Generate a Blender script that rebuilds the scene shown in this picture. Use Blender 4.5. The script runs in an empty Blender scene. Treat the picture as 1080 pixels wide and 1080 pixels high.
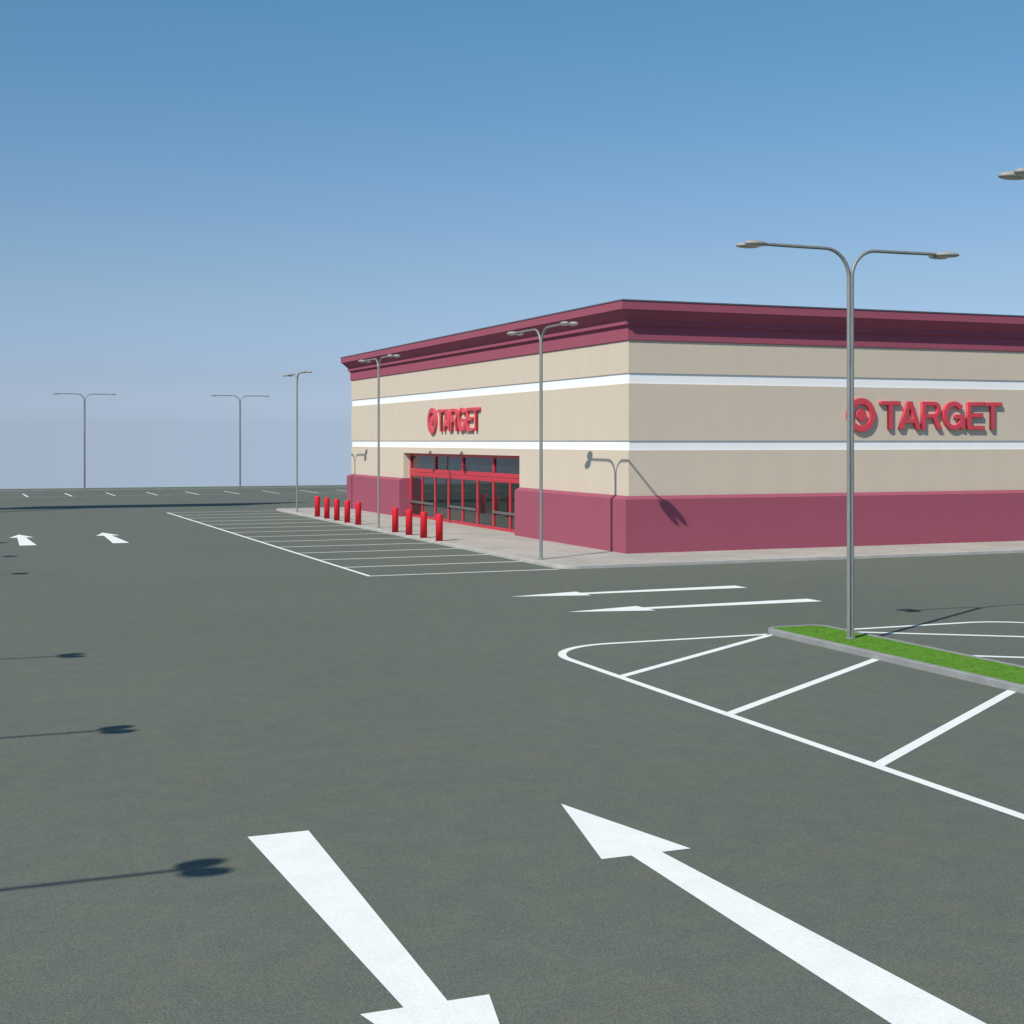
import bpy, bmesh, math, random
from mathutils import Vector, Matrix
random.seed(7)
S = bpy.context.scene
COL = S.collection
PI = math.pi

# ------------------------------------------------------------ helpers
def obj(name, bm, mat, parent=None, smooth=False, loc=None, rot=None):
    me = bpy.data.meshes.new(name)
    bmesh.ops.recalc_face_normals(bm, faces=bm.faces[:])
    bm.to_mesh(me); bm.free()
    if smooth:
        for p in me.polygons: p.use_smooth = True
    for m in (mat if isinstance(mat, (list, tuple)) else [mat]): me.materials.append(m)
    o = bpy.data.objects.new(name, me); COL.objects.link(o)
    if parent: o.parent = parent
    if loc: o.location = loc
    if rot: o.rotation_euler = rot
    return o

def tag(o, label=None, cat=None, group=None, kind=None):
    if label: o['label'] = label
    if cat: o['category'] = cat
    if group: o['group'] = group
    if kind: o['kind'] = kind
    return o

def empty(name, loc, rz=0):
    o = bpy.data.objects.new(name, None); COL.objects.link(o)
    o.location = loc; o.rotation_euler = (0, 0, rz); o.empty_display_size = .3
    return o

def dup(root, loc, rz, label, group):
    r = root.copy(); COL.objects.link(r); r.location = loc; r.rotation_euler = (0, 0, rz)
    r['label'] = label; r['group'] = group
    for ch in list(root.children):
        c = ch.copy(); COL.objects.link(c); c.parent = r
        for g in list(ch.children):
            d = g.copy(); COL.objects.link(d); d.parent = c
    return r

def box(bm, x0, x1, y0, y1, z0, z1, bev=0, mi=0):
    r = bmesh.ops.create_cube(bm, size=1, matrix=Matrix.Translation(((x0+x1)/2, (y0+y1)/2, (z0+z1)/2)) @ Matrix.Diagonal((abs(x1-x0), abs(y1-y0), abs(z1-z0), 1)))
    fs = {f for v in r['verts'] for f in v.link_faces}
    for f in fs: f.material_index = mi
    if bev:
        es = list({e for v in r['verts'] for e in v.link_edges})
        bmesh.ops.bevel(bm, geom=es, offset=bev, segments=2, profile=.6, affect='EDGES')

def ring_prism(bm, pts, z0, z1, top=True, bottom=False):
    lo = [bm.verts.new((x, y, z0)) for x, y in pts]
    hi = [bm.verts.new((x, y, z1)) for x, y in pts]
    n = len(pts)
    for i in range(n):
        bm.faces.new((lo[i], lo[(i+1) % n], hi[(i+1) % n], hi[i]))
    if top: bm.faces.new(hi)
    if bottom: bm.faces.new(lo[::-1])

def tube(bm, pts, rad, seg=16, cap=True):
    pts = [Vector(p) for p in pts]; rings = []
    up = Vector((0, 1, 0))
    for i, p in enumerate(pts):
        a = pts[max(i-1, 0)]; b = pts[min(i+1, len(pts)-1)]
        t = (b-a).normalized()
        n1 = (up - up.dot(t)*t)
        if n1.length < 1e-3: n1 = Vector((1, 0, 0)) - Vector((1, 0, 0)).dot(t)*t
        n1.normalize(); n2 = t.cross(n1)
        r = rad[i] if isinstance(rad, (list, tuple)) else rad
        rings.append([bm.verts.new(p + r*(math.cos(2*PI*k/seg)*n1 + math.sin(2*PI*k/seg)*n2)) for k in range(seg)])
    for i in range(len(rings)-1):
        for k in range(seg):
            bm.faces.new((rings[i][k], rings[i][(k+1) % seg], rings[i+1][(k+1) % seg], rings[i+1][k]))
    if cap:
        bm.faces.new(rings[0][::-1]); bm.faces.new(rings[-1])

def lathe(bm, prof, seg=32, cx=0, cy=0):
    rings = []
    for r, z in prof:
        if r < 1e-6: rings.append([bm.verts.new((cx, cy, z))])
        else: rings.append([bm.verts.new((cx+r*math.cos(2*PI*k/seg), cy+r*math.sin(2*PI*k/seg), z)) for k in range(seg)])
    for a, b in zip(rings, rings[1:]):
        for k in range(seg):
            k2 = (k+1) % seg
            if len(a) == 1: bm.faces.new((a[0], b[k], b[k2]))
            elif len(b) == 1: bm.faces.new((a[k], a[k2], b[0]))
            else: bm.faces.new((a[k], a[k2], b[k2], b[k]))

# ------------------------------------------------------------ materials
def srgb(r, g, b):
    f = lambda v: (v/255/12.92 if v/255 <= .04045 else ((v/255+.055)/1.055)**2.4)
    return (f(r), f(g), f(b), 1)

class M:
    def __init__(s, name, base, rough=.6, spec=.5, metal=0):
        s.m = bpy.data.materials.new(name); s.m.use_nodes = True
        s.n = s.m.node_tree.nodes; s.l = s.m.node_tree.links
        s.b = s.n['Principled BSDF']
        s.b.inputs['Base Color'].default_value = (*base[:3], 1)
        s.b.inputs['Roughness'].default_value = rough
        s.b.inputs['Specular IOR Level'].default_value = spec
        s.b.inputs['Metallic'].default_value = metal
        s.base = base; s.col = None; s.bump = None
        s.tc = s.n.new('ShaderNodeTexCoord')
    def noise(s, scale, detail=3, rough=.5, vec='Object', stretch=None):
        t = s.n.new('ShaderNodeTexNoise'); t.inputs['Scale'].default_value = scale
        t.inputs['Detail'].default_value = detail; t.inputs['Roughness'].default_value = rough
        if stretch:
            mp = s.n.new('ShaderNodeMapping'); mp.inputs['Scale'].default_value = stretch
            s.l.new(s.tc.outputs[vec], mp.inputs['Vector']); s.l.new(mp.outputs[0], t.inputs['Vector'])
        else: s.l.new(s.tc.outputs[vec], t.inputs['Vector'])
        return t.outputs['Fac']
    def vary(s, fac, ca, cb, lo=.35, hi=.65, mode='MULTIPLY'):
        r = s.n.new('ShaderNodeValToRGB'); s.l.new(fac, r.inputs[0])
        r.color_ramp.elements[0].position = lo; r.color_ramp.elements[1].position = hi
        r.color_ramp.elements[0].color = (*ca, 1); r.color_ramp.elements[1].color = (*cb, 1)
        mx = s.n.new('ShaderNodeMix'); mx.data_type = 'RGBA'; mx.blend_type = mode; mx.inputs[0].default_value = 1
        if s.col is None: mx.inputs[6].default_value = (*s.base[:3], 1)
        else: s.l.new(s.col, mx.inputs[6])
        s.l.new(r.outputs[0], mx.inputs[7]); s.col = mx.outputs[2]
        s.l.new(s.col, s.b.inputs['Base Color']); return s
    def bumpy(s, fac, dist, strength=1):
        b = s.n.new('ShaderNodeBump'); b.inputs['Distance'].default_value = dist; b.inputs['Strength'].default_value = strength
        s.l.new(fac, b.inputs['Height'])
        if s.bump: s.l.new(s.bump, b.inputs['Normal'])
        s.bump = b.outputs[0]; s.l.new(s.bump, s.b.inputs['Normal']); return s
    def roughv(s, fac, lo, hi):
        mr = s.n.new('ShaderNodeMapRange'); mr.inputs[3].default_value = lo; mr.inputs[4].default_value = hi
        s.l.new(fac, mr.inputs[0]); s.l.new(mr.outputs[0], s.b.inputs['Roughness']); return s

g = lambda v: (v, v, v)
# asphalt
A = M('asphalt', (.116, .130, .109), .88, .2)
A.vary(A.noise(42, 4, .8), g(.5), g(1.5), .3, .7)
A.vary(A.noise(11, 4, .7), g(.9), g(1.1), .3, .7)
A.vary(A.noise(2.2, 6, .65), (.93, .95, .98), (1.07, 1.05, 1.01), .36, .64)
A.vary(A.noise(.75, 4, .6), (.96, .99, 1.045), (1.025, 1.01, .97), .36, .64)
A.vary(A.noise(.11, 3, .5), g(.97), g(1.03), .35, .65)
A.bumpy(A.noise(60, 3, .7), .005, .55)
ASPH = A.m
P = M('road_paint', (.79, .82, .79), .7, .3)
P.vary(P.noise(40, 4, .75), g(.86), g(1.06), .3, .65); P.vary(P.noise(2.2, 4, .6), g(.96), g(1.02), .35, .6)
P.bumpy(P.noise(60, 3, .7), .004, .6)
PAINT = P.m
K = M('kerb_concrete', (.255, .265, .27), .85, .3)
K.vary(K.noise(25, 4, .65), g(.88), g(1.1)); K.vary(K.noise(1.3, 4, .6), g(.88), g(1.08)); K.bumpy(K.noise(70, 3), .003)
KERB = K.m
K = M('sidewalk_kerb_concrete', (.40, .39, .375), .85, .3)
K.vary(K.noise(1.3, 4, .6), g(.9), g(1.08)); K.bumpy(K.noise(70, 3), .003)
KERB2 = K.m
# pavers
W = M('paving', (.39, .375, .345), .85, .25)
br = W.n.new('ShaderNodeTexBrick'); br.offset = .5
br.inputs['Scale'].default_value = 1; br.inputs['Brick Width'].default_value = 1.2; br.inputs['Row Height'].default_value = .6
br.inputs['Mortar Size'].default_value = .012; br.inputs['Mortar Smooth'].default_value = .2
br.inputs['Color1'].default_value = (.94, .94, .95, 1); br.inputs['Color2'].default_value = (1.05, 1.04, 1.02, 1); br.inputs['Mortar'].default_value = (.62, .61, .6, 1)
W.l.new(W.tc.outputs['Object'], br.inputs['Vector'])
mx = W.n.new('ShaderNodeMix'); mx.data_type = 'RGBA'; mx.blend_type = 'MULTIPLY'; mx.inputs[0].default_value = 1
mx.inputs[6].default_value = (*W.base, 1); W.l.new(br.outputs['Color'], mx.inputs[7]); W.col = mx.outputs[2]
W.vary(W.noise(6, 4, .6), g(.94), g(1.05)); W.vary(W.noise(.5, 4, .6), g(.92), g(1.05)); W.bumpy(W.noise(60, 3), .002)
PAVE = W.m
# wall stuccos
def stucco(name, base):
    s = M(name, base, .9, .2)
    s.vary(s.noise(1.1, 5, .6, stretch=(1, 1, .35)), g(.982), g(1.018)); s.vary(s.noise(22, 3, .6), g(.97), g(1.03), .3, .7)
    s.bumpy(s.noise(30, 4, .65), .006, .5); return s.m
BEIGE = stucco('beige_stucco', (.56, .485, .395))
MAROON = stucco('maroon_stucco', (.292, .077, .120))
WHITE = stucco('white_stucco', (.80, .82, .84))
CORN = stucco('maroon_cornice', (.292, .077, .120))
ROOFM = M('grey_roofing', (.16, .17, .18), .8).m
CAPM = M('grey_flashing', (.10, .11, .13), .55).m
SF = M('red_sign_face', (.58, .055, .08), .38, .5); SF.vary(SF.noise(3, 3), g(.95), g(1.04)); SIGN = SF.m
RF = M('red_door_frame', (.50, .028, .046), .38, .5); RF.vary(RF.noise(3, 3), g(.94), g(1.04)); RFR = RF.m
BO = M('red_bollard_plastic', (.62, .012, .028), .6, .35)
BO.vary(BO.noise(5, 4, .6), g(.93), g(1.04)); BOL = BO.m
AL = M('brushed_bar_metal', (.21, .20, .195), .45, .5, .6); AL.vary(AL.noise(8, 3), g(.92), g(1.05)); BAR = AL.m
LP = M('galvanised_steel', (.225, .24, .24), .5, .5, .2)
LP.vary(LP.noise(14, 4, .6, stretch=(1, 1, .2)), g(.88), g(1.1)); STEEL = LP.m
HD = M('lamp_housing_grey', (.29, .295, .285), .5, .5); HD.vary(HD.noise(12, 3), g(.94), g(1.05)); HEAD = HD.m
LN = M('lamp_diffuser', (.42, .41, .36), .25, .5); LENS = LN.m
GL = M('dark_door_glass', (.012, .018, .018), .03, .8); GL.b.inputs['IOR'].default_value = 1.48
GL.bumpy(GL.noise(.8, 2), .002, .4); GLASS = GL.m
DK = M('dark_rubber', (.03, .03, .03), .8).m
G = M('lawn_grass', (.125, .285, .034), .9, .1)
G.vary(G.noise(6, 4, .65), (.82, .86, .8), (1.15, 1.1, 1.2)); G.vary(G.noise(60, 3, .7), g(.85), g(1.15), .3, .7); G.bumpy(G.noise(90, 3), .02)
GRASS = G.m
VERGE = M('dry_verge_grass', (.12, .165, .075), .9, .1).m
BB = M('billboard_panel_grey', (.35, .35, .36), .6); BB.vary(BB.noise(.6, 3), g(.9), g(1.05)); BILL = BB.m

# ------------------------------------------------------------ world and sun
AZ = math.radians(31.4); EL = math.radians(44.1)          # azimuth the light travels towards, from +X
tr = Vector((math.cos(AZ)*math.cos(EL), math.sin(AZ)*math.cos(EL), -math.sin(EL)))
w = bpy.data.worlds.new('World'); S.world = w; w.use_nodes = True
nt = w.node_tree; bg = nt.nodes['Background']
sky = nt.nodes.new('ShaderNodeTexSky'); sky.sky_type = 'NISHITA'; sky.sun_disc = False
sky.sun_elevation = EL; sd = -tr; sky.sun_rotation = math.atan2(sd.x, sd.y)
sky.altitude = 0; sky.air_density = 1.0; sky.dust_density = .6; sky.ozone_density = 1.6
tc = nt.nodes.new('ShaderNodeTexCoord'); sp = nt.nodes.new('ShaderNodeSeparateXYZ'); mxz = nt.nodes.new('ShaderNodeMath'); mxz.operation = 'MAXIMUM'; mxz.inputs[1].default_value = .012
cb = nt.nodes.new('ShaderNodeCombineXYZ')
nt.links.new(tc.outputs['Generated'], sp.inputs[0]); nt.links.new(sp.outputs[2], mxz.inputs[0])
nt.links.new(sp.outputs[0], cb.inputs[0]); nt.links.new(sp.outputs[1], cb.inputs[1]); nt.links.new(mxz.outputs[0], cb.inputs[2])
nt.links.new(cb.outputs[0], sky.inputs['Vector'])
rmp = nt.nodes.new('ShaderNodeValToRGB'); nt.links.new(mxz.outputs[0], rmp.inputs[0])
tint = [(.012, (.58, .738, 1.246)), (.043, (.546, .625, .95)), (.108, (.602, .679, .814)), (.172, (.581, .729, .84)), (.235, (.521, .761, .86)), (.289, (.499, .803, .882)), (.6, (.5, .80, .92))]
for i, (q, c) in enumerate(tint):
    e = rmp.color_ramp.elements[i] if i < 2 else rmp.color_ramp.elements.new(q)
    e.position = q
    e.color = (*c, 1)
smx = nt.nodes.new('ShaderNodeMix'); smx.data_type = 'RGBA'; smx.blend_type = 'MULTIPLY'; smx.inputs[0].default_value = 1
nt.links.new(sky.outputs[0], smx.inputs[6]); nt.links.new(rmp.outputs[0], smx.inputs[7])
nt.links.new(smx.outputs[2], bg.inputs['Color']); bg.inputs['Strength'].default_value = .085
SKY = (sky, bg)
sl = bpy.data.lights.new('sun', 'SUN'); sl.energy = 3.4; sl.angle = math.radians(.5); sl.color = (1, .93, .82)
so = bpy.data.objects.new('sun', sl); COL.objects.link(so); so.location = (-60, -40, 70)
so.rotation_euler = tr.to_track_quat('-Z', 'Y').to_euler()

# ------------------------------------------------------------ camera
cam = bpy.data.cameras.new('camera'); co = bpy.data.objects.new('camera', cam); COL.objects.link(co)
co.location = (0, 0, 4.4); co.rotation_euler = (PI/2, 0, -(PI/2 - math.radians(68.146)))
cam.sensor_width = 36; cam.lens = 36*1508/1080; cam.shift_y = -75/1080; cam.clip_end = 2000
S.camera = co

# ------------------------------------------------------------ ground
bm = bmesh.new()
nx, ny = 40, 30
vs = [[bm.verts.new((-160+i*500/nx, -120+j*254.6/ny, 0)) for j in range(ny+1)] for i in range(nx+1)]
for i in range(nx):
    for j in range(ny): bm.faces.new((vs[i][j], vs[i+1][j], vs[i+1][j+1], vs[i][j+1]))
ground = obj('ground', bm, ASPH); tag(ground, 'grey green asphalt of the empty car park', kind='structure')

def poly(bm, pts, z=.004):
    bm.faces.new([bm.verts.new((x, y, z)) for x, y in pts])
def line(bm, a, b, wd, z=.004):
    a = Vector(a); b = Vector(b); d = (b-a).normalized(); n = Vector((-d.y, d.x))*wd/2
    poly(bm, [a+n, a-n, b-n, b+n], z)

def arrow(x, y, rz, label):
    # tip at local origin, pointing +Y; shaft flares towards its tail
    bm = bmesh.new()
    pts = [(0, 0), (-.53, -2.26), (-.18, -2.26), (-.345, -7.48), (.345, -7.48), (.18, -2.26), (.53, -2.26)]
    v = [bm.verts.new((a, b, .004)) for a, b in pts]
    bm.faces.new((v[0], v[1], v[2], v[5], v[6])); bm.faces.new((v[2], v[3], v[4], v[5]))
    o = obj('painted_arrow', bm, PAINT, ground, loc=(x, y, 0), rot=(0, 0, rz)); o['label'] = label
arrow(7.0, 15.86, 0, 'large white arrow pointing away in the right foreground')
arrow(3.53, 8.35, PI, 'white arrow pointing towards the viewer in the foreground')
arrow(15.0, 37.48, PI/2, 'farther of two long white arrows pointing left before the store corner')
arrow(15.0, 33.57, PI/2, 'nearer of two long white arrows pointing left before the store corner')
arrow(3.5, 70.9, 0, 'distant white arrow at the left edge of the car park')
arrow(7.3, 70.9, 0, 'distant white arrow left of the store front bays')

# bays before the store
bm = bmesh.new()
XW = 19.75
for i in range(14):
    y = 44.9 + 3.4*i
    poly(bm, [(13.08, y-.07), (XW-.01, y-.07), (XW-.01, y+.07), (13.08, y+.07)])
o = obj('bay_divider_lines', bm, PAINT, ground); o['label'] = 'thin white divider lines of the bays beside the store front'
bm = bmesh.new(); poly(bm, [(12.94, 44.83), (13.08, 44.83), (13.08, 89.2), (12.94, 89.2)])
obj('bay_edge_line', bm, PAINT, ground)

# angled bays around the island
IX0, IX1 = 17.52, 19.12; IC = (IX0+IX1)/2
def u_line(bm, xc, half, ytop, r, ybot, wd):
    out, inn = [], []
    pts = [(-half, ybot)]
    for k in range(13):
        a = PI - k*PI/2/12
        pts.append((-half + r + r*math.cos(a), ytop - r + r*math.sin(a)))
    pts += [(-x, y) for x, y in pts[::-1]]
    P2 = [Vector((xc+x, y)) for x, y in pts]; L = []; R = []
    for i, p in enumerate(P2):
        t = (P2[min(i+1, len(P2)-1)] - P2[max(i-1, 0)]).normalized(); n = Vector((-t.y, t.x))*wd/2
        L.append(bm.verts.new((*(p+n), .004))); R.append(bm.verts.new((*(p-n), .004)))
    for i in range(len(P2)-1):
        # the island covers the middle: leave a gap there
        if P2[i].x < xc < P2[i+1].x:
            a = [L[i], R[i]]; 
            q = lambda x: [bm.verts.new((x, ytop+wd/2, .004)), bm.verts.new((x, ytop-wd/2, .004))]
            l, r_ = q(IX0-.0+(xc-IC)), q(IX1+.0+(xc-IC))
            bm.faces.new((L[i], l[0], l[1], R[i])); bm.faces.new((r_[0], L[i+1], R[i+1], r_[1]))
        else: bm.faces.new((L[i], L[i+1], R[i+1], R[i]))
def island_bays(xc, ytop, ybot, label):
    bm = bmesh.new(); u_line(bm, xc, 6.54, ytop, 1.75, ybot, .17)
    o = obj('bay_outline', bm, PAINT, ground); o['label'] = label + ', outline'
    bm = bmesh.new()
    hw = (IX1-IX0)/2
    k = 0
    while ytop - 4.0 - 3.93*k > ybot:
        y0 = ytop - 3.98 - 3.93*k
        for sg in (-1, 1):
            a = Vector((xc+sg*6.456, y0)); b = Vector((xc+sg*(hw+.005), y0+3.88)); h = .11
            poly(bm, [(a.x, a.y-h), (b.x, b.y-h), (b.x, b.y+h), (a.x, a.y+h)] if sg < 0 else [(b.x, b.y-h), (a.x, a.y-h), (a.x, a.y+h), (b.x, b.y+h)])
        k += 1
    o = obj('bay_slanted_lines', bm, PAINT, ground); o['label'] = label + ', slanted dividers'
island_bays(IC, 28.02, 3, 'angled bays around the green island')

# far row of bays
bm = bmesh.new()
for i in range(-12, 34):
    x = 6.5 + 3.33*i
    poly(bm, [(x-.07, 118.32), (x+.07, 118.32), (x+.07, 125.3), (x-.07, 125.3)])
poly(bm, [(-34, 118.24), (117, 118.24), (117, 118.32), (-34, 118.32)])
o = obj('bay_divider_lines', bm, PAINT, ground); o['label'] = 'short white lines of the farthest row of bays'

# ------------------------------------------------------------ sidewalk
def rounded_rect(x0, x1, y0, y1, r, seg=8):
    pts = []
    for cx, cy, a0 in ((x1-r, y1-r, 0), (x0+r, y1-r, PI/2), (x0+r, y0+r, PI), (x1-r, y0+r, 1.5*PI)):
        for k in range(seg+1):
            a = a0 + k*PI/2/seg; pts.append((cx+r*math.cos(a), cy+r*math.sin(a)))
    return pts
SX0, SX1, SY0, SY1 = XW, 57.6, 44.75, 89.8
bm = bmesh.new()
KW = .15
outer = rounded_rect(SX0, SX1, SY0, SY1, .75); inner = rounded_rect(SX0+KW, SX1-KW, SY0+KW, SY1-KW, .60)
n = len(outer)
lo = [bm.verts.new((x, y, 0)) for x, y in outer]; mid = [bm.verts.new((x, y, .105)) for x, y in outer]
o2 = rounded_rect(SX0+.015, SX1-.015, SY0+.015, SY1-.015, .735); hi = [bm.verts.new((x, y, .12)) for x, y in o2]
inn = [bm.verts.new((x, y, .12)) for x, y in inner]
for a, b in ((lo, mid), (mid, hi), (hi, inn)):
    for i in range(n): bm.faces.new((a[i], a[(i+1) % n], b[(i+1) % n], b[i]))
sk = obj('sidewalk_kerb', bm, KERB2)
bm = bmesh.new(); bm.faces.new([bm.verts.new((x, y, .118)) for x, y in inner])
sw = obj('sidewalk', bm, PAVE); tag(sw, 'pale paved sidewalk wrapping round the store', kind='structure')
sk.parent = sw

# ------------------------------------------------------------ traffic islands
def traffic_island(x0, x1, y0, y1, label, blades=0):
    root = empty('traffic_island', ((x0+x1)/2, (y0+y1)/2, 0)); tag(root, label, 'traffic island')
    cx, cy = (x0+x1)/2, (y0+y1)/2
    f = lambda pts: [(x-cx, y-cy) for x, y in pts]
    A_ = f(rounded_rect(x0, x1, y0, y1, .4)); B_ = f(rounded_rect(x0+.015, x1-.015, y0+.015, y1-.015, .385)); C_ = f(rounded_rect(x0+.13, x1-.13, y0+.13, y1-.13, .27))
    bm = bmesh.new(); n = len(A_)
    rr = [[bm.verts.new((x, y, z)) for x, y in P_] for P_, z in ((A_, 0), (A_, .115), (B_, .13), (C_, .13), (C_, .09))]
    for a, b in zip(rr, rr[1:]):
        for i in range(n): bm.faces.new((a[i], a[(i+1) % n], b[(i+1) % n], b[i]))
    obj('kerb', bm, KERB, root)
    bm = bmesh.new(); bm.faces.new([bm.verts.new((x, y, .12)) for x, y in C_])
    gr = obj('grass', bm, GRASS, root)
    if blades:
        bm = bmesh.new()
        hx, hy = (x1-x0)/2-.15, (y1-y0)/2-.15
        for _ in range(blades):
            x = random.uniform(-hx, hx); y = random.uniform(max(-hy, hy-14), hy)
            a = random.uniform(0, PI); h = random.uniform(.008, .02); ww = .006
            dx, dy = math.cos(a)*ww, math.sin(a)*ww; lx, ly = random.uniform(-.012, .012), random.uniform(-.012, .012)
            bm.faces.new((bm.verts.new((x-dx, y-dy, .119)), bm.verts.new((x+dx, y+dy, .119)), bm.verts.new((x+lx, y+ly, .119+h))))
        b = obj('grass_blades', bm, GRASS, gr); b['kind'] = 'stuff'
    return root
traffic_island(IX0, IX1, -6, 28.32, 'long kerbed island of bright green grass carrying the tall near lamp', 26000)
traffic_island(-8.1, -6.5, 4, 30, 'grass island off the left side of the car park, nearer one')
traffic_island(-8.1, -6.5, 42, 72, 'grass island off the left side of the car park, farther one')
# far verge
bm = bmesh.new(); box(bm, -150, 330, 131.9, 133.5, 0, .13)
vg = obj('far_verge', bm, KERB); tag(vg, 'thin kerbed verge along the far end of the car park', kind='structure')
bm = bmesh.new(); box(bm, -149.8, 329.8, 132.05, 133.35, .132, .17); obj('grass', bm, VERGE, vg)

# ------------------------------------------------------------ store building
BX0, BX1, BY0, BY1 = 24.45, 52.95, 49.0, 88.5
EY0, EY1, ED, EZ = 60.05, 77.5, .62, 3.72       # entrance recess
bld = empty('store_building', (BX0, BY0, 0))
tag(bld, 'large beige retail store with maroon base, maroon cornice and white bands', 'store')
def foot(p, notch=False):
    x0, x1, y0, y1 = BX0-p, BX1+p, BY0-p, BY1+p
    pts = [(x0, y0), (x1, y0), (x1, y1), (x0, y1)]
    if notch: pts += [(x0, EY1), (BX0+ED, EY1), (BX0+ED, EY0), (x0, EY0)]
    return [(x-BX0, y-BY0) for x, y in pts]
def bands(name, mat, lst, top=True, bottom=True):
    bm = bmesh.new()
    for p, z0, z1, notch in lst: ring_prism(bm, foot(p, notch), z0, z1, top, bottom)
    return obj(name, bm, mat, bld)
# wall of three beige fields, slightly proud of the recessed white bands
wall = bands('wall', BEIGE, [(0, 4.41, 6.60, False), (0, 7.00, 8.30, False)])
bm = bmesh.new()
ring_prism(bm, foot(0, True), 2.292, EZ, False, False)
ring_prism(bm, foot(0, False), EZ, 4.04, True, True)
obj('lower_wall', bm, BEIGE, bld)
bands('white_band', WHITE, [(-.045, 4.03, 4.42, False)], False, False)
bands('white_band', WHITE, [(-.045, 6.59, 7.01, False)], False, False)
# base with chamfered top
bm = bmesh.new()
def base_ring(p): return foot(p, True)
r0, r1, r2 = base_ring(.24), base_ring(.24), base_ring(.002)
A0 = [bm.verts.new((x, y, .1)) for x, y in r0]; A1 = [bm.verts.new((x, y, 2.17)) for x, y in r1]; A2 = [bm.verts.new((x, y, 2.29)) for x, y in r2]
for a, b in ((A0, A1), (A1, A2)):
    for i in range(len(a)): bm.faces.new((a[i], a[(i+1) % len(a)], b[(i+1) % len(a)], b[i]))
obj('base', bm, MAROON, bld)
# recess jambs keep the base colour: the notch walls are part of both rings
# cornice profile
prof = [(.0, 8.24), (.06, 8.26), (.06, 8.80), (.18, 8.84), (.18, 9.03), (.50, 9.37), (.55, 9.38), (.55, 9.70)]
bm = bmesh.new(); rr = [[bm.verts.new((x, y, z)) for x, y in foot(p)] for p, z in prof]
for a, b in zip(rr, rr[1:]):
    for i in range(4): bm.faces.new((a[i], a[(i+1) % 4], b[(i+1) % 4], b[i]))
obj('cornice', bm, CORN, bld)
bm = bmesh.new(); prof2 = [(.55, 9.701), (.575, 9.70), (.575, 9.745), (.3, 9.75), (.0, 9.75), (-.02, 9.2)]
rr = [[bm.verts.new((x, y, z)) for x, y in foot(p)] for p, z in prof2]
for a, b in zip(rr, rr[1:]):
    for i in range(4): bm.faces.new((a[i], a[(i+1) % 4], b[(i+1) % 4], b[i]))
obj('parapet_cap', bm, CAPM, bld)
bm = bmesh.new(); bm.faces.new([bm.verts.new((x, y, 9.2)) for x, y in foot(-.02)]); obj('roof', bm, ROOFM, bld)

# entrance (part of the building): frame, transom windows, doors
XD = BX0+.42-BX0       # local x of the frame's face
def L(y): return y-BY0
NP = 8; pw = (EY1-EY0)/NP
bm = bmesh.new()
box(bm, XD-.02, XD+.10, L(EY0)+.002, L(EY1)-.002, 3.56, 3.715, .01)
box(bm, XD-.04, XD+.10, L(EY0)+.002, L(EY1)-.002, 2.66, 2.86, .01)
box(bm, XD-.02, XD+.10, L(EY0)+.002, L(EY1)-.002, 2.50, 2.655, .01)
box(bm, XD-.01, XD+.10, L(EY0)+.002, L(EY1)-.002, .12, .20, .005)
box(bm, XD-.03, XD+.10, L(EY0)+.002, L(EY0)+.13, .20, 3.56, .01)
box(bm, XD-.03, XD+.10, L(EY1)-.13, L(EY1)-.002, .20, 3.56, .01)
ent = obj('door_frame', bm, RFR, bld); ent['label'] = 'bright red entrance frame'
for k in range(1, 4):
    bm = bmesh.new(); y = L(EY0)+2*k*pw
    box(bm, XD-.03, XD+.09, y-.08, y+.08, 2.862, 3.558, .01); obj('mullion', bm, RFR, bld)
for k in range(4):
    y0 = L(EY0)+2*k*pw; bm = bmesh.new()
    box(bm, XD+.05, XD+.07, y0+.07, y0+2*pw-.07, 2.85, 3.57); w_ = obj('transom_window', bm, GLASS, bld)
for k in range(NP):
    y0 = L(EY0)+k*pw; y1 = y0+pw; bm = bmesh.new()
    e0 = .13 if k == 0 else .002; e1 = .13 if k == NP-1 else .002
    x0, x1 = XD-.03, XD+.06
    box(bm, x0, x1, y0+e0, y0+e0+.085, .205, 2.495, .008); box(bm, x0, x1, y1-e1-.085, y1-e1, .205, 2.495, .008)
    box(bm, x0+.01, x1, y0+e0+.086, y1-e1-.086, .205, .27, .005); box(bm, x0+.01, x1, y0+e0+.086, y1-e1-.086, 2.43, 2.495, .005)
    d = obj('door', bm, RFR, bld)
    bm = bmesh.new(); box(bm, XD+.02, XD+.035, y0+e0+.08, y1-e1-.08, .26, 2.44); obj('pane', bm, GLASS, d)
    kk = NP-1-k   # counted from the far (left) end
    if kk in (0, 1, 3, 4, 6, 7):
        bm = bmesh.new()
        lo_ = y0 + (.05 if kk in (1, 4, 7) else 0); hi_ = y1 - (.05 if kk in (0, 3, 6) else 0)
        box(bm, XD-.10, XD-.062, lo_, hi_, .92, 1.05, .012)
        for yy in (lo_+.10, hi_-.10): box(bm, XD-.0625, XD-.028, yy-.03, yy+.03, .95, 1.02)
        obj('push_bar', bm, BAR, d)

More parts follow.
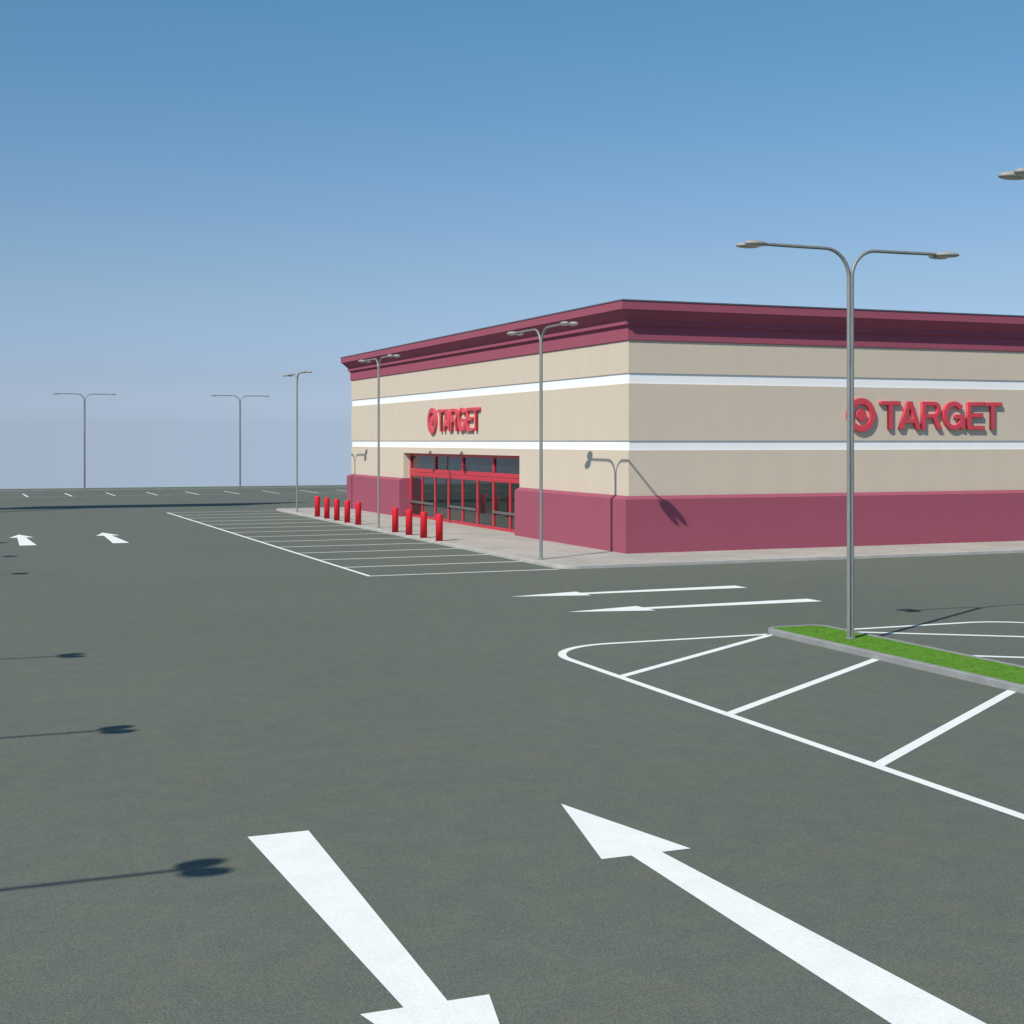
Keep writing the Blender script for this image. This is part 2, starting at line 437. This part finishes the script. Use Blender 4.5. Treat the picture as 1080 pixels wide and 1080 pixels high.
# ------------------------------------------------------------ signs
def letter_curve(outlines, depth):
    cu = bpy.data.curves.new('c', 'CURVE'); cu.dimensions = '2D'; cu.fill_mode = 'BOTH'; cu.extrude = depth/2
    cu.bevel_depth = .008; cu.bevel_resolution = 1; cu.offset = -.008
    for pts in outlines:
        sp_ = cu.splines.new('POLY'); sp_.points.add(len(pts)-1)
        for i, (x, y) in enumerate(pts): sp_.points[i].co = (x, y, 0, 1)
        sp_.use_cyclic_u = True
    ob = bpy.data.objects.new('tmp', cu); COL.objects.link(ob)
    dg = bpy.context.evaluated_depsgraph_get(); me = bpy.data.meshes.new_from_object(ob.evaluated_get(dg))
    bpy.data.objects.remove(ob); bpy.data.curves.remove(cu)
    bm = bmesh.new(); bm.from_mesh(me); bpy.data.meshes.remove(me)
    bmesh.ops.rotate(bm, verts=bm.verts[:], matrix=Matrix.Rotation(PI/2, 3, 'X'))
    bmesh.ops.translate(bm, verts=bm.verts[:], vec=(0, -depth/2-.01, 0))
    return bm
def arc(cx, cy, rx, ry, a0, a1, n=14):
    return [(cx+rx*math.cos(math.radians(a0+(a1-a0)*k/n)), cy+ry*math.sin(math.radians(a0+(a1-a0)*k/n))) for k in range(n+1)]
t = .17; hb = .135
def gT(w=.86): return [[(0, 1), (0, 1-hb), (w/2-t/2, 1-hb), (w/2-t/2, 0), (w/2+t/2, 0), (w/2+t/2, 1-hb), (w, 1-hb), (w, 1)]]
def gE(w=.78): return [[(0, 0), (0, 1), (w-.02, 1), (w-.02, 1-hb), (t, 1-hb), (t, .6), (w-.07, .6), (w-.07, .44), (t, .44), (t, hb), (w, hb), (w, 0)]]
def gA(w=.94): return [[(0, 0), (w/2-.11, 1), (w/2+.11, 1), (w, 0), (w-.20, 0), (w-.275, .225), (.275, .225), (.20, 0)], [(.325, .365), (w/2, .79), (w-.325, .365)]]
def gR(w=.90):
    out = [(0, 0), (0, 1)] + [(.55, 1)] + arc(.55, .715, .285, .285, 90, -65, 12) + [(w+.0, 0), (w-.215, 0), (.48, .41), (t, .41), (t, 0)]
    inn = [(t, .55), (t, .86)] + arc(.53, .705, .145, .155, 90, -90, 10)
    return [out, inn]
def gG(w=1.0):
    o_ = arc(.5, .5, .5, .52, 38, 300, 30); o_ = [(x, y) for x, y in o_]
    o_ += [(.80, .075), (.84, .0+.01), (.98, .01), (.98, .545), (.53, .545), (.53, .385), (.775, .385)]
    o_ += arc(.5, .5, .29, .355, -38, -322, 28)[0:]
    return [o_]
glyphs = [(gT(), 0), (gA(), .795), (gR(), 1.79), (gG(), 2.72), (gE(), 3.82), (gT(), 4.54)]
def wall_sign(loc, rz, label):
    root = empty('wall_sign', loc, rz); tag(root, label, 'store sign', 'red lettered signs on the store walls')
    cap = 1.155; D = .125
    ringp = [arc(0, 0, .69, .69, 0, 354, 59), arc(0, 0, .44, .44, 0, 354, 59)]
    sh = lambda ps: [[(x-.94, y+cap/2) for x, y in p] for p in ps]
    obj('emblem_ring', letter_curve(sh(ringp), D), SIGN, root)
    obj('emblem_dot', letter_curve(sh([arc(0, 0, .24, .24, 0, 351, 39)]), D), SIGN, root)
    for gl, x0 in glyphs:
        obj('letter', letter_curve([[((x+x0)*cap, y*cap) for x, y in p] for p in gl], D), SIGN, root)
    return root
wall_sign((35.92, BY0, 4.885), 0, 'red TARGET lettering with round emblem on the shaded right wall')
wall_sign((BX0, 71.2, 4.885), -PI/2, 'red TARGET lettering with round emblem above the glass entrance')

# ------------------------------------------------------------ street lamps
def make_lamp():
    root = empty('street_lamp', (0, 0, 0))
    H = 8.42; R = .60
    bm = bmesh.new()
    for s in (-1, 1): tube(bm, [(s*.041, 0, 0), (s*.041, 0, H-R)], .0435, 16, False)
    box(bm, -.012, .012, -.03, .03, 0, H-R)
    obj('pole', bm, STEEL, root, True)
    bm = bmesh.new(); lathe(bm, [(.0, .0), (.115, .0), (.115, .02), (.10, .03), (.0, .03)], 24)
    obj('base_plate', bm, STEEL, root)
    for s in (-1, 1):
        bm = bmesh.new(); pts = [(s*.041, 0, H-R)]; rad = [.0435]
        for k in range(1, 13):
            a = k*PI/2/12; pts.append((s*(.041+R-R*math.cos(a)), 0, H-R+R*math.sin(a))); rad.append(.0435-.006*k/12)
        pts += [(s*1.5, 0, H+.005), (s*2.30, 0, H+.01)]; rad += [.039, .036]
        tube(bm, pts, rad, 16, False)
        tube(bm, [(s*2.25, -.15, H+.01), (s*2.25, .15, H+.01)], .03, 10)
        obj('arm', bm, STEEL, root, True)
        for v in (-1, 1):
            hd = bmesh.new()
            prof = [(.0, .07), (.1, .066), (.2, .048), (.26, .02), (.275, 0), (.268, -.024), (.245, -.034)]
            lathe(hd, prof, 28)
            for q in hd.verts: q.co.y *= .55
            h = obj('lamp_head', hd, HEAD, root, True, loc=(s*2.46, v*.16, H-.01), rot=(0, s*math.radians(0), s*v*math.radians(7)))
            ld = bmesh.new(); lathe(ld, [(.245, -.034), (.2, -.05), (.1, -.061), (0, -.065)], 28)
            for q in ld.verts: q.co.y *= .55
            obj('diffuser', ld, LENS, h, True)
    return root
lamps = [
 ((IC, 26.0, .12), 0, 'tall twin-armed lamp standing on the grass island, nearest in full view', None),
 ((IC, 17.96, .12), 0, 'high lamp head pair cut off by the right edge above the island', None),
 ((20.2, 47.55, .118), PI/2, 'twin-armed lamp on the sidewalk beside the store corner', None),
 ((20.1, 67.75, .118), PI/2, 'twin-armed lamp on the sidewalk between the two rows of red bollards', None),
 ((20.1, 85.0, .118), PI/2, 'twin-armed lamp at the far end of the sidewalk, against open sky', None),
 ((12.1, 132.7, .17), 0, 'far lamp at the horizon, leftmost in view', None),
 ((26.0, 132.7, .17), 0, 'far lamp at the horizon, second from the left edge', None)]
proto = None
GR = 'twin armed grey street lamps'
for loc, rz, lab, _ in lamps:
    if proto is None:
        proto = make_lamp(); proto.location = loc; proto.rotation_euler = (0, 0, rz); proto['category'] = 'street lamp'; proto['label'] = lab; proto['group'] = GR
    else:
        q = dup(proto, loc, rz, lab, GR)
        if loc[1] == 17.96: q.scale = (1, 1, 1.01)
        if loc[0] in (20.2, 20.1): q.scale = (1, 1, .991)
LAB = 'twin armed lamp standing out of view on the left'
for y in (10.2, 17.8, 25.9, 45.4, 53.0, 60.8, 68.6):
    dup(proto, (-7.44, y+.08, .12), 0, LAB, 'lamps out of view on the left')

# ------------------------------------------------------------ bollards
bm = bmesh.new(); r = .153; hh = 1.15
lathe(bm, [(0, 0), (r, 0), (r, .92), (r, hh-.018), (r-.005, hh-.006), (r-.018, hh), (0, hh+.002)], 36)
b0 = obj('bollard', bm, BOL, None)
for p in b0.data.polygons: p.use_smooth = len(p.vertices) == 4 and p.area > .002
near = ['nearest red bollard, nearest the store corner', 'red bollard second nearest of the four before the doors', 'red bollard third nearest of the four before the doors', 'red bollard just right of the lamp post, farthest of the four']
far = ['red bollard just left of the lamp post, nearest of the far five', 'red bollard second from the lamp post in the far five', 'middle red bollard of the far five', 'red bollard second to last in the far five', 'farthest red bollard, leftmost of all nine']
ys = [57.95+2.12*i for i in (0, 1, 2, 3, 6, 7, 8, 9, 10)]
for i, (y, lab) in enumerate(zip(ys, near+far)):
    o = b0 if i == 0 else b0.copy()
    if i: COL.objects.link(o)
    o.location = (19.89, y, .118); o.rotation_euler = (0, 0, i*.7)
    tag(o, lab, 'bollard', 'red bollards along the store sidewalk')

# ------------------------------------------------------------ billboard out of view (throws the long shadow)
zb = 20.5; kx, ky = math.cos(AZ)/math.tan(EL), math.sin(AZ)/math.tan(EL)
bx0, bx1, by = .3-kx*zb, 18.6-kx*zb, 97.1-ky*zb
bb = empty('billboard', ((bx0+bx1)/2, by, 0)); tag(bb, 'large billboard on one post, out of view on the left, casting the long shadow', 'billboard')
hw = (bx1-bx0)/2
bm = bmesh.new(); box(bm, -hw, hw, -.15, .15, zb, zb+7.1, .03); obj('panel', bm, BILL, bb)
bm = bmesh.new(); lathe(bm, [(0, 0), (.5, 0), (.5, .1), (.30, .12), (.26, zb+.5), (0, zb+.5)], 24, 0, .42); obj('post', bm, STEEL, bb, False)

# ------------------------------------------------------------ render settings
S.view_settings.view_transform = 'Standard'; S.view_settings.look = 'None'
S.view_settings.exposure = .5; S.view_settings.gamma = 1
S.render.engine = 'CYCLES'
